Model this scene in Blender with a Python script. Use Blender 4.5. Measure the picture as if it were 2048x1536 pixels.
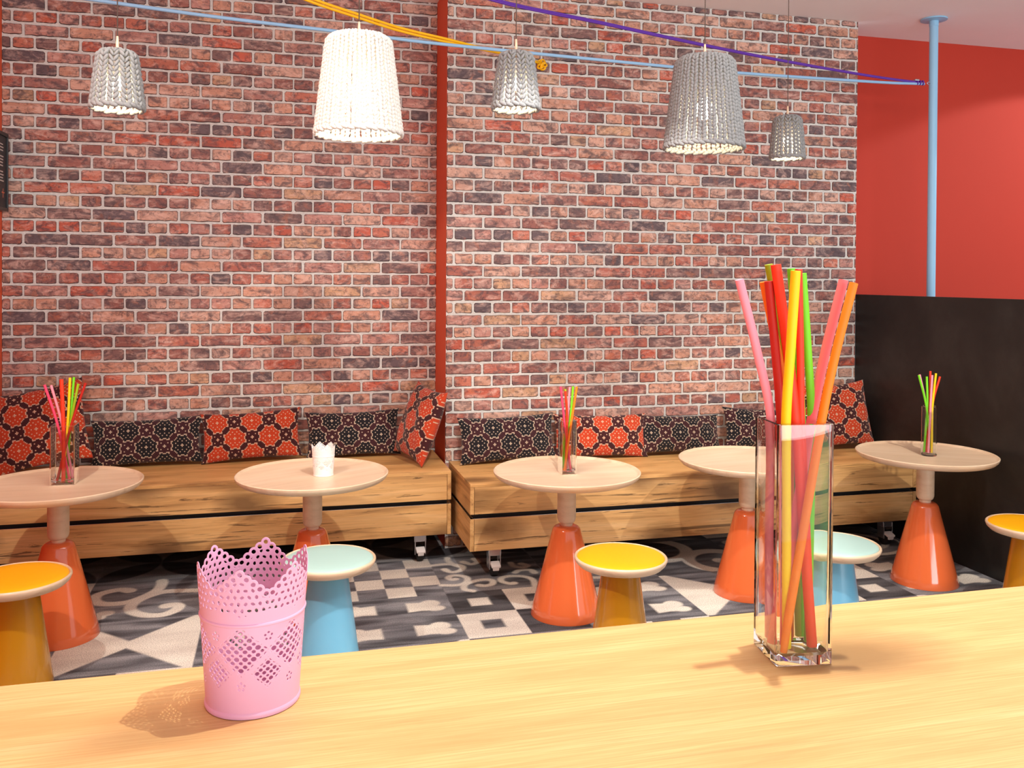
import bpy, bmesh, math, random
import numpy as np
from mathutils import Vector, Matrix
random.seed(7)
rng = np.random.default_rng(11)
sc = bpy.context.scene
COL = sc.collection
for o in list(bpy.data.objects): bpy.data.objects.remove(o)

# ---------------------------------------------------------------- camera
yaw, pit, rol = math.radians(14.546), math.radians(-.6356), math.radians(.3489)
fw = Vector((math.sin(yaw)*math.cos(pit), math.cos(yaw)*math.cos(pit), math.sin(pit)))
ri = Vector((math.cos(yaw), -math.sin(yaw), 0)); up = ri.cross(fw)
r2 = ri*math.cos(rol)+up*math.sin(rol); u2 = -ri*math.sin(rol)+up*math.cos(rol)
cam = bpy.data.cameras.new('camera'); co = bpy.data.objects.new('camera', cam); COL.objects.link(co)
m = Matrix((r2, u2, -fw)).transposed().to_4x4(); m.translation = Vector((0, 0, 1.65)); co.matrix_world = m
cam.sensor_fit = 'HORIZONTAL'; cam.sensor_width = 36; cam.lens = 1784.77/2048*36
cam.shift_y = -(768-576.25)/2048; cam.clip_start = .02
sc.camera = co

# ---------------------------------------------------------------- world, lights, exposure
sc.view_settings.view_transform = 'Standard'; sc.view_settings.look = 'None'
sc.view_settings.gamma = 1; sc.view_settings.use_curve_mapping = False
sc.view_settings.exposure = 0.0
w = bpy.data.worlds.new('world'); sc.world = w; w.use_nodes = True
w.node_tree.nodes['Background'].inputs[0].default_value = (.97, .96, 1, 1)
w.node_tree.nodes['Background'].inputs[1].default_value = 1.05

def area(name, loc, tgt, sx, sy, watt, col):
    l = bpy.data.lights.new(name, 'AREA'); l.shape = 'RECTANGLE'; l.size = sx; l.size_y = sy; l.energy = watt; l.color = col
    o = bpy.data.objects.new(name, l); COL.objects.link(o); o.location = loc
    o.rotation_euler = (Vector(tgt)-Vector(loc)).to_track_quat('-Z', 'Y').to_euler(); return o
def spot(name, loc, tgt, watt, deg, col, blend=.25, r=.03):
    l = bpy.data.lights.new(name, 'SPOT'); l.energy = watt; l.color = col; l.spot_size = math.radians(deg); l.spot_blend = blend
    l.shadow_soft_size = r
    o = bpy.data.objects.new(name, l); COL.objects.link(o); o.location = loc
    o.rotation_euler = (Vector(tgt)-Vector(loc)).to_track_quat('-Z', 'Y').to_euler(); return o
WARM = (1, .93, .83); NEU = (1, .98, .95); COOL = (.90, .95, 1)
area('rear_fill', (2.0, -6.5, 1.3), (1.2, 5, 2.0), 9, 2.4, 470, COOL)  # soft fill added behind the camera, not a known window
area('overhead_fill', (1.3, 2.45, 3.38), (1.3, 3.2, 0), 5.2, 1.9, 130, NEU)  # broad overhead fill added for even light, not a fitting of the room
spot('track_spot', (-1.25, 1.9, 3.32), (.35, 4.2, .6), 210, 58, WARM)
spot('track_spot', (.86, 1.24, 3.32), (.66, 1.1, 1.1), 165, 96, WARM, .5, .018)
spot('track_spot', (1.0, 2.2, 3.32), (1.1, 4.0, .3), 230, 52, NEU)
spot('track_spot', (2.9, 2.2, 3.32), (3.0, 4.2, .2), 210, 52, WARM)
spot('track_spot', (6.9, 4.3, 3.35), (5.6, 5.65, 1.5), 120, 75, NEU, .15, .03)

# ---------------------------------------------------------------- helpers
def lin(c):
    return tuple(((v/255)/12.92 if v/255 <= .04045 else ((v/255+.055)/1.055)**2.4) for v in c)
def link(o, parent=None):
    COL.objects.link(o)
    if parent: o.parent = parent
    return o
def tag(o, label=None, cat=None, group=None, kind=None):
    if label: o['label'] = label
    if cat: o['category'] = cat
    if group: o['group'] = group
    if kind: o['kind'] = kind
    return o
def thing(name, label, cat, loc=(0, 0, 0), rz=0, group=None):
    o = bpy.data.objects.new(name, None); o.empty_display_size = .05; COL.objects.link(o)
    o.location = loc; o.rotation_euler = (0, 0, rz); return tag(o, label, cat, group)
def obj(name, bm, mat, parent=None, smooth=False, angle=None):
    me = bpy.data.meshes.new(name)
    bmesh.ops.recalc_face_normals(bm, faces=bm.faces)
    bm.to_mesh(me); bm.free()
    if smooth:
        for p in me.polygons: p.use_smooth = True
        if angle:
            try: me.set_sharp_from_angle(angle=math.radians(angle))
            except Exception: pass
    me.materials.append(mat)
    return link(bpy.data.objects.new(name, me), parent)
def dup(root, loc=None, rz=None, label=None, group=None):
    r = root.copy(); COL.objects.link(r)
    if loc is not None: r.location = loc
    if rz is not None: r.rotation_euler = (0, 0, rz)
    if label: r['label'] = label
    if group: r['group'] = group
    for ch in list(root.children):
        c = ch.copy(); COL.objects.link(c); c.parent = r
        for g in list(ch.children):
            d = g.copy(); COL.objects.link(d); d.parent = c
    return r
def box(bm, x0, x1, y0, y1, z0, z1, bev=0, seg=2):
    r = bmesh.ops.create_cube(bm, size=1)
    for v in r['verts']:
        v.co = Vector((x0+(v.co.x+.5)*(x1-x0), y0+(v.co.y+.5)*(y1-y0), z0+(v.co.z+.5)*(z1-z0)))
    if bev:
        es = list({e for v in r['verts'] for e in v.link_edges})
        bmesh.ops.bevel(bm, geom=es, offset=bev, segments=seg, affect='EDGES', profile=.6)
    return bm
def B(*a, **k): return box(bmesh.new(), *a, **k)
def lathe(prof, seg=96, bm=None, cx=0, cy=0):
    bm = bm or bmesh.new(); rings = []
    for r, z in prof:
        if r < 1e-5: rings.append([bm.verts.new((cx, cy, z))])
        else: rings.append([bm.verts.new((cx+r*math.cos(2*math.pi*i/seg), cy+r*math.sin(2*math.pi*i/seg), z)) for i in range(seg)])
    for a, b in zip(rings, rings[1:]):
        for i in range(seg):
            j = (i+1) % seg
            if len(a) == 1 and len(b) == 1: continue
            if len(a) == 1: bm.faces.new((a[0], b[i], b[j]))
            elif len(b) == 1: bm.faces.new((a[i], a[j], b[0]))
            else: bm.faces.new((a[i], a[j], b[j], b[i]))
    return bm
def arc(cx, cz, r, a0, a1, n):
    return [(cx+r*math.cos(math.radians(a0+(a1-a0)*i/n)), cz+r*math.sin(math.radians(a0+(a1-a0)*i/n))) for i in range(n+1)]
def tube(pts, r, seg=12, bm=None, cap=True):
    bm = bm or bmesh.new(); pts = [Vector(p) for p in pts]; n = len(pts)
    rr = r if isinstance(r, (list, tuple)) else [r]*n
    T = [(pts[min(i+1, n-1)]-pts[max(i-1, 0)]).normalized() for i in range(n)]
    a = Vector((0, 0, 1)) if abs(T[0].z) < .9 else Vector((1, 0, 0))
    N = T[0].cross(a).normalized(); rings = []
    for i in range(n):
        N = (N-T[i]*N.dot(T[i])).normalized(); Bn = T[i].cross(N)
        rings.append([bm.verts.new(pts[i]+(N*math.cos(2*math.pi*k/seg)+Bn*math.sin(2*math.pi*k/seg))*rr[i]) for k in range(seg)])
    for p, q in zip(rings, rings[1:]):
        for k in range(seg):
            j = (k+1) % seg; bm.faces.new((p[k], p[j], q[j], q[k]))
    if cap: bm.faces.new(rings[0][::-1]); bm.faces.new(rings[-1])
    return bm
def spline(P, n=8):
    P = [Vector(p) for p in P]; Q = [P[0]*2-P[1]]+P+[P[-1]*2-P[-2]]; out = []
    for i in range(1, len(Q)-2):
        for k in range(n):
            t = k/n
            out.append(.5*((2*Q[i])+(Q[i+1]-Q[i-1])*t+(2*Q[i-1]-5*Q[i]+4*Q[i+1]-Q[i+2])*t*t+(3*Q[i]-Q[i-1]-3*Q[i+1]+Q[i+2])*t**3))
    out.append(P[-1]); return out

# ---------------------------------------------------------------- materials
class NT:
    def __init__(s, name):
        s.m = bpy.data.materials.new(name); s.m.use_nodes = True; s.t = s.m.node_tree
        s.b = s.t.nodes['Principled BSDF']
    def n(s, typ, **k):
        nd = s.t.nodes.new(typ)
        for a, v in k.items():
            if a.startswith('i_'):
                key = a[2:]; key = int(key) if key.isdigit() else key.replace('_', ' ')
                nd.inputs[key].default_value = v
            else: setattr(nd, a, v)
        return nd
    def l(s, a, b): s.t.links.new(a, b)
    def mix(s, f, a, b, mode='MIX'):
        nd = s.n('ShaderNodeMix', data_type='RGBA', blend_type=mode)
        for sock, v in ((nd.inputs[0], f), (nd.inputs[6], a), (nd.inputs[7], b)):
            if isinstance(v, (int, float)): sock.default_value = v
            elif isinstance(v, tuple): sock.default_value = (*v[:3], 1)
            else: s.l(v, sock)
        return nd.outputs[2]
    def coords(s, scale=(1, 1, 1), kind='Object', loc=(0, 0, 0), rot=(0, 0, 0)):
        tc = s.n('ShaderNodeTexCoord'); mp = s.n('ShaderNodeMapping')
        mp.inputs['Scale'].default_value = scale; mp.inputs['Location'].default_value = loc; mp.inputs['Rotation'].default_value = rot
        s.l(tc.outputs[kind], mp.inputs[0]); return mp.outputs[0]
    def noise(s, v, scale, det=4, rough=.55, dist=0):
        nd = s.n('ShaderNodeTexNoise', i_Scale=scale, i_Detail=det, i_Roughness=rough, i_Distortion=dist); s.l(v, nd.inputs['Vector']); return nd.outputs[0]
    def ramp(s, f, stops):
        nd = s.n('ShaderNodeValToRGB'); cr = nd.color_ramp
        while len(cr.elements) < len(stops): cr.elements.new(.5)
        for e, (p, c) in zip(cr.elements, stops):
            e.position = p; e.color = (*c[:3], 1) if isinstance(c, tuple) else (c, c, c, 1)
        s.l(f, nd.inputs[0]); return nd.outputs[0]
    def bump(s, h, st, dist=.002):
        nd = s.n('ShaderNodeBump', i_Strength=st, i_Distance=dist); s.l(h, nd.inputs['Height']); s.l(nd.outputs[0], s.b.inputs['Normal'])
    def col(s, v):
        if isinstance(v, tuple): s.b.inputs['Base Color'].default_value = (*v, 1)
        else: s.l(v, s.b.inputs['Base Color'])
    def set(s, **k):
        for a, v in k.items(): s.b.inputs[a.replace('_', ' ')].default_value = v
        return s

def plain(name, c, rough=.5, metal=0, coat=0, noise=.06, sc_=6, bump=0, bs=80):
    t = NT(name); v = t.coords()
    c = lin(c); n = t.noise(v, sc_)
    t.col(t.mix(n, tuple(x*(1-noise) for x in c), tuple(min(1, x*(1+noise)) for x in c)))
    t.set(Roughness=rough, Metallic=metal, Coat_Weight=coat)
    if coat: t.set(Coat_Roughness=.05)
    if bump: t.bump(t.noise(v, bs, 3), bump)
    return t.m

def wood(name, light, mid, dark, ax=0, scale=1., rough=.45, knots=0., grain=.5, offs=0., fs=170):
    t = NT(name); tc = t.n('ShaderNodeTexCoord'); oi = t.n('ShaderNodeObjectInfo')
    st = [14*scale]*3; st[ax] = 1.1*scale
    mp = t.n('ShaderNodeMapping'); mp.inputs['Scale'].default_value = st; t.l(tc.outputs['Object'], mp.inputs[0])
    ad = t.n('ShaderNodeVectorMath', operation='ADD'); t.l(mp.outputs[0], ad.inputs[0])
    ad.inputs[1].default_value = (offs, offs*1.7, offs*.3); v = ad.outputs[0]
    n1 = t.noise(v, 1.0, 5, .6, .8); c = t.ramp(n1, [(.3, lin(dark)), (.48, lin(mid)), (.7, lin(light))])
    st2 = [fs*scale]*3; st2[ax] = fs*.02*scale
    fine = t.noise(t.coords(tuple(st2)), 1., 3, .6); f2 = t.ramp(fine, [(.38, 0.), (.62, 1.)])
    c = t.mix(f2, t.mix(grain, c, lin(dark)), c)
    crk = t.noise(t.coords(tuple([26*scale if i != ax else 1.5*scale for i in range(3)]), loc=(offs, 3.1, 1.7)), 1., 6, .65, 1.6)
    cr = t.ramp(crk, [(.36, 1.), (.40, 0.)])
    c = t.mix(t.mix(knots, (0, 0, 0), cr), c, tuple(x*.35 for x in lin(dark)))
    if knots:
        vo = t.n('ShaderNodeTexVoronoi', i_Scale=1.0); kv = [3.1*scale]*3; kv[ax] = 1.5*scale
        kc = t.coords(tuple(kv), loc=(offs*2, .4, .9)); nz = t.n('ShaderNodeTexNoise', i_Scale=3., i_Detail=4.); t.l(kc, nz.inputs['Vector'])
        mx = t.n('ShaderNodeVectorMath', operation='MULTIPLY_ADD'); t.l(nz.outputs[1], mx.inputs[0]); mx.inputs[1].default_value = (.25, .25, .25); t.l(kc, mx.inputs[2])
        t.l(mx.outputs[0], vo.inputs['Vector'])
        k = t.ramp(vo.outputs['Distance'], [(.1, .95), (.34, 0.)])
        c = t.mix(k, c, tuple(x*.55 for x in lin(dark)))
    t.col(c); t.set(Roughness=rough); t.bump(fine, .12, .001); return t.m

def brickmat():
    t = NT('brick_wallpaper'); v = t.coords()
    at = t.n('ShaderNodeVertexColor', layer_name='tint')
    n1 = t.noise(t.coords((1, 1, 1.6)), 11, 7, .68, .9); n2 = t.noise(v, 48, 6, .72); n3 = t.noise(t.coords((1, 1, 2.4), loc=(3, 1, 2)), 8, 6, .66, 1.4)
    c = at.outputs['Color']
    chalk = t.ramp(n3, [(.47, 0.), (.68, .7)])
    c = t.mix(chalk, c, lin((232, 192, 174)))
    soot = t.ramp(n1, [(.48, 0.), (.62, .78)])
    c = t.mix(soot, c, lin((76, 60, 64)))
    warm = t.ramp(t.noise(t.coords(loc=(9, 9, 9)), 14, 5, .6, .6), [(.56, 0.), (.7, .5)])
    c = t.mix(warm, c, lin((196, 112, 72)))
    sp = t.ramp(n2, [(.37, .6), (.47, 0.)])
    c = t.mix(sp, c, lin((70, 46, 46)))
    t.col(c); t.set(Roughness=.6); t.bump(n2, .35, .003); return t.m
M = {}
M['brick'] = brickmat()
M['mortar'] = plain('mortar', (210, 207, 200), .9, noise=.3, sc_=60, bump=.4)
M['orange_wall'] = plain('orange_red_wall_paint', (222, 92, 54), .75, noise=.02)
M['red_wall'] = plain('red_wall_paint', (190, 50, 26), .75, noise=.02)
M['ceiling'] = plain('white_ceiling_paint', (250, 242, 240), .9, noise=.02)
M['bench'] = wood('rustic_oak_board', (238, 194, 134), (222, 172, 108), (156, 112, 64), 0, 1., .55, .8, .25)
M['bench_top'] = wood('rustic_oak_top', (240, 192, 126), (222, 170, 104), (156, 110, 62), 0, 1.1, .45, .5, .3, 5.)
M['bench_side'] = wood('rustic_oak_end', (230, 186, 126), (212, 164, 102), (156, 110, 62), 1, 1., .55, .5, .25, 2.)
M['counter'] = wood('pale_oak_counter', (230, 196, 138), (226, 188, 126), (208, 162, 102), 0, 1.15, .45, 0.1, .75, 3., 290)
M['maple'] = wood('pale_maple', (234, 210, 182), (228, 200, 168), (208, 178, 146), 0, .8, .35, 0., .06, 1.)
M['gap'] = plain('black_recess', (16, 14, 14), .7)
M['chrome'] = plain('brushed_steel', (205, 205, 210), .25, 1.)
M['rubber'] = plain('black_rubber', (26, 28, 30), .6)
M['orange_lacquer'] = plain('orange_lacquer', (228, 110, 60), .14, 0, .7, .03)
M['mustard_lacquer'] = plain('mustard_lacquer', (190, 130, 14), .25, 0, .5, .03)
M['blue_lacquer'] = plain('blue_lacquer', (116, 188, 222), .3, 0, .4, .03)
M['yellow_vinyl'] = plain('yellow_vinyl', (250, 178, 10), .42, noise=.03, bump=.1)
M['mint_vinyl'] = plain('mint_vinyl', (170, 206, 200), .42, noise=.03, bump=.1)
M['pink_metal'] = plain('pink_enamel', (220, 170, 200), .42, noise=.02)
M['white_metal'] = plain('white_enamel', (246, 240, 236), .4, noise=.02)
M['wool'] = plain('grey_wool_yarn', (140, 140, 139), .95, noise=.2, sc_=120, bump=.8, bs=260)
M['wool_spotlit'] = plain('spotlit_wool_yarn', (216, 210, 202), .95, noise=.14, sc_=120, bump=.8, bs=260)  # grey wool lightened: the spotlight's white is put into the colour
M['cord'] = plain('brown_cord', (96, 82, 74), .6)
M['pole'] = plain('light_blue_enamel', (150, 202, 234), .4, noise=.03)
M['blue_rope'] = plain('light_blue_strap', (150, 196, 232), .5)
M['yellow_rope'] = plain('yellow_strap', (250, 190, 10), .4)
M['purple_rope'] = plain('purple_strap', (92, 40, 160), .4)
M['black_frame'] = plain('black_frame', (20, 18, 20), .35)
M['board'] = plain('charcoal_board', (44, 42, 44), .5, noise=.2)
M['chalk'] = plain('chalk_lettering', (196, 186, 180), .8)
M['coral_mark'] = plain('coral_mark', (220, 120, 90), .8)

def darkpanel():
    t = NT('black_steel_patina'); v = t.coords()
    n = t.noise(v, 1.6, 8, .68, .6)
    t.col(t.ramp(n, [(.3, lin((14, 12, 12))), (.5, lin((28, 25, 24))), (.62, lin((40, 37, 35))), (.8, lin((22, 20, 20)))]))
    r = t.ramp(t.noise(v, 3, 4), [(.3, .38), (.7, .6)]); t.l(r, t.b.inputs['Roughness']); return t.m
M['dark'] = darkpanel()

def carpetmat():
    t = NT('patchwork_carpet'); at = t.n('ShaderNodeVertexColor', layer_name='pattern')
    sp = t.n('ShaderNodeSeparateColor'); t.l(at.outputs['Color'], sp.inputs[0])
    cx = t.n('ShaderNodeCombineXYZ')
    for k_ in range(3): t.l(sp.outputs[2], cx.inputs[k_])
    ma = t.n('ShaderNodeVectorMath', operation='MULTIPLY_ADD'); t.l(cx.outputs[0], ma.inputs[0]); ma.inputs[1].default_value = (37, 53, 11); t.l(t.coords((2.6, 12, 1)), ma.inputs[2])
    st = t.noise(ma.outputs[0], 1., 2, .45, .35)
    big = t.noise(t.coords((1.5, 5, 1), loc=(4, 2, 0)), 1., 3, .5)
    g = t.ramp(st, [(.34, lin((78, 77, 82))), (.5, lin((128, 128, 134))), (.66, lin((168, 168, 172)))])
    k = t.ramp(st, [(.36, lin((38, 36, 40))), (.62, lin((78, 76, 80)))])
    g = t.mix(sp.outputs[1], g, k)
    cr = t.ramp(big, [(.35, lin((222, 212, 200))), (.6, lin((250, 244, 230)))])
    c = t.mix(sp.outputs[0], g, cr)
    p = t.noise(t.coords(), 200, 3, .75)
    c = t.mix(t.ramp(p, [(.38, .5), (.58, 0.)]), c, (0, 0, 0))
    t.col(c); t.set(Roughness=.95); t.bump(p, .5, .003); return t.m
M['carpet'] = carpetmat()

def knit():
    t = NT('woven_wool_cushion'); at = t.n('ShaderNodeVertexColor', layer_name='stitch')
    p = t.noise(t.coords(), 260, 2, .6)
    t.col(t.mix(t.ramp(p, [(.35, .3), (.6, 0.)]), at.outputs['Color'], (0, 0, 0)))
    t.set(Roughness=.95, Sheen_Weight=.15); t.bump(p, .5, .003); return t.m
M['cushion'] = knit()

def glass(name, tint=(.97, .99, .98)):
    t = NT(name); t.set(Roughness=.0, IOR=1.47, Transmission_Weight=1.); t.col(tint); return t.m
M['glass'] = glass('clear_glass')
def emit(name, c, s):
    t = NT(name); t.col(c); t.b.inputs['Emission Color'].default_value = (*c, 1); t.b.inputs['Emission Strength'].default_value = s; return t.m
M['bulb'] = emit('lit_bulb', (1, .82, .55), 22)
STR = dict(pink=(255, 158, 176), hotpink=(246, 70, 110), darkred=(190, 28, 8), orange=(255, 132, 10), red=(240, 58, 20), olive=(160, 190, 20), green=(122, 222, 30), yellow=(255, 214, 0))
for k, c in STR.items():
    M['s_'+k] = plain(k+'_straw', c, .6, noise=.04)

# ---------------------------------------------------------------- room shell
YL, YR, XM, XE, XW, ZC = 5.722, 5.351, .975, 3.830, -1.555, 3.422
PAL = [((190, 108, 84), 10), ((176, 98, 80), 12), ((152, 92, 80), 12), ((200, 144, 118), 14), ((208, 160, 138), 12), ((128, 92, 86), 9), ((104, 84, 86), 9),
       ((194, 90, 64), 6), ((200, 154, 118), 5), ((166, 110, 98), 12), ((186, 130, 116), 12)]
PC = [c for c, n in PAL for _ in range(n)]
def brick_wall(name, x0, x1, y, ztop, zlong, xj, pitch, Lb=.243):
    V = []; F = []; C = []; Mi = []
    def quad(a, b, c, d, col, mi=0):
        k = len(V); V.extend((a, b, c, d)); F.append((k, k+1, k+2, k+3)); C.append(col); Mi.append(mi)
    quad((x0, y+.0, 0), (x1, y, 0), (x1, y, ztop), (x0, y, ztop), (.5, .5, .5), 1)
    D = .0045; n0 = int(math.floor(-zlong/pitch))-1; r = n0
    while zlong+r*pitch < ztop:
        zb = zlong+r*pitch; zt = zb+pitch-.0125; long = r % 2 == 0
        L = Lb if long else Lb/2
        off = xj+((r//2) % 2)*Lb/2 if long else xj+Lb/4
        k = math.floor((x0-off)/L)
        while off+k*L < x1:
            a = off+k*L+.006+random.uniform(-.002, .002); b = off+(k+1)*L-.006+random.uniform(-.002, .002); k += 1
            a = max(a, x0); b = min(b, x1)
            if b-a < .006: continue
            z0 = max(zb+random.uniform(-.0015, .0015), .0); z1 = min(zt+random.uniform(-.0015, .0015), ztop)
            if z1-z0 < .004: continue
            c = random.choice(PC); f = random.uniform(.86, 1.1); col = tuple(min(1, x*f) for x in lin(c))
            # outline with chipped corners and wobbly edges
            ch = min(.0075, (z1-z0)/4, (b-a)/4); n = 7 if long else 4; P = []
            j = lambda s=.0014: random.uniform(-s, s)
            c4 = [ch*random.uniform(.2, 1.3) for _ in range(4)]
            for i in range(n+1):
                t = i/n; P.append((a+c4[0]+(b-a-c4[0]-c4[1])*t, z0+j(.0024)))
            P.append((b+j(.0008), z0+c4[1])); P.append((b+j(.0008), z1-c4[2]))
            for i in range(n+1):
                t = 1-i/n; P.append((a+c4[3]+(b-a-c4[3]-c4[2])*t, z1+j(.0012)))
            P.append((a+j(.0008), z1-c4[3])); P.append((a+j(.0008), z0+c4[0]))
            P = [(min(max(px, x0), x1), pz) for px, pz in P]
            cx, cz = (a+b)/2, (z0+z1)/2; hw, hh = (b-a)/2, (z1-z0)/2; bv = .0030
            Q = [(cx+(px-cx)*(1-bv/hw), cz+(pz-cz)*(1-(bv*1.5 if pz < cz else bv)/hh)) for px, pz in P]
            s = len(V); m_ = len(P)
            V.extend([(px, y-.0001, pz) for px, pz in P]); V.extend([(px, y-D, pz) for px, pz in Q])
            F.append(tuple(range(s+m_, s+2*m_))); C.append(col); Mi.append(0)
            dk = tuple(x*.10 for x in col)  # the wallpaper's shade line under each brick, painted into the bottom bevel
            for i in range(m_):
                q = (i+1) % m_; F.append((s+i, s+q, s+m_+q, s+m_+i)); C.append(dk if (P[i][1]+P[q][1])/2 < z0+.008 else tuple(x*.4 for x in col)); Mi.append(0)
        r += 1
    me = bpy.data.meshes.new(name); me.from_pydata(V, [], F)
    at = me.color_attributes.new('tint', 'FLOAT_COLOR', 'CORNER')
    ca = np.ones((len(me.loops), 4), np.float32); i = 0
    for f, c in zip(F, C): ca[i:i+len(f), :3] = c; i += len(f)
    at.data.foreach_set('color', ca.ravel())
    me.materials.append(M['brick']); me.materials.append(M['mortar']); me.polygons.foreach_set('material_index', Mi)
    o = link(bpy.data.objects.new(name, me)); return tag(o, kind='structure')
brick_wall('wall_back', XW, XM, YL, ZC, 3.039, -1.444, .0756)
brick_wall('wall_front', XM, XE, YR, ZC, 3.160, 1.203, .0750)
def struct(name, bm, m): return tag(obj(name, bm, m), kind='structure')
struct('trim_1', B(XM, XM+.012, YR+.0002, YL, 0, ZC), M['orange_wall'])
for nm, y in (('wall_back', YL), ('wall_front', YR)): pass
bm = B(XW-.1, XW, -2.2, YL+.1, 0, ZC); struct('wall_left', bm, M['orange_wall'])
bm = B(XE-.0, 7.8, 5.65, 5.75, 0, ZC); struct('wall_right', bm, M['red_wall'])
struct('trim_2', B(XE-.02, XE-.0005, YR+.1, 5.65, 0, ZC), M['red_wall'])
bm = B(XW-.1, 8, -2.2, 6.0, ZC, ZC+.1); struct('ceiling', bm, M['ceiling'])
# dark partition
tag(obj('partition', B(XE+.002, XE+.052, 1.9, 5.64, 0, 1.553, bev=.002), M['dark']), 'low black steel-look partition wall at the right end of the long bench', 'partition')

# carpet
SCR = [
[[-0.76, 5.012], [-0.801, 5.038], [-0.853, 5.028], [-0.903, 4.989], [-0.916, 4.929], [-0.888, 4.861], [-0.831, 4.83], [-0.76, 4.83], [-0.709, 4.861], [-0.657, 4.923], [-0.62, 4.992], [-0.61, 5.083], [-0.616, 5.133]],
[[-0.549, 4.737], [-0.51, 4.746], [-0.487, 4.717], [-0.501, 4.661], [-0.554, 4.617], [-0.633, 4.631], [-0.7, 4.692], [-0.719, 4.767], [-0.699, 4.846], [-0.651, 4.909], [-0.574, 4.955], [-0.422, 4.937]],
[[-0.816, 4.698], [-0.842, 4.693], [-0.841, 4.648]]]
SCR2 = [
[[0.904, 4.963], [0.922, 4.92], [0.949, 4.906], [0.995, 4.934], [1.012, 4.993], [0.974, 5.034], [0.921, 5.055], [0.843, 5.049]],
[[1.01, 4.985], [0.972, 5.027], [0.951, 5.105], [0.956, 5.163]],
[[1.032, 5.069], [1.069, 5.02], [1.112, 5.05], [1.104, 5.111]],
[[0.932, 4.79], [0.912, 4.787], [0.898, 4.82], [0.928, 4.85], [0.979, 4.831], [0.999, 4.781], [0.971, 4.715], [0.918, 4.693], [0.844, 4.71]],
[[1.037, 4.664], [1.068, 4.649], [1.111, 4.667], [1.123, 4.722], [1.085, 4.746], [1.023, 4.732], [0.965, 4.688], [0.951, 4.622], [0.987, 4.586]],
[[1.229, 4.653], [1.205, 4.652], [1.171, 4.696], [1.185, 4.751], [1.239, 4.768], [1.308, 4.744], [1.342, 4.684], [1.329, 4.587]],
[[1.352, 4.96], [1.378, 4.921], [1.345, 4.897], [1.3, 4.924], [1.296, 4.99]],
[[1.384, 4.794], [1.372, 4.844], [1.312, 4.85], [1.278, 4.819]]]
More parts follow.
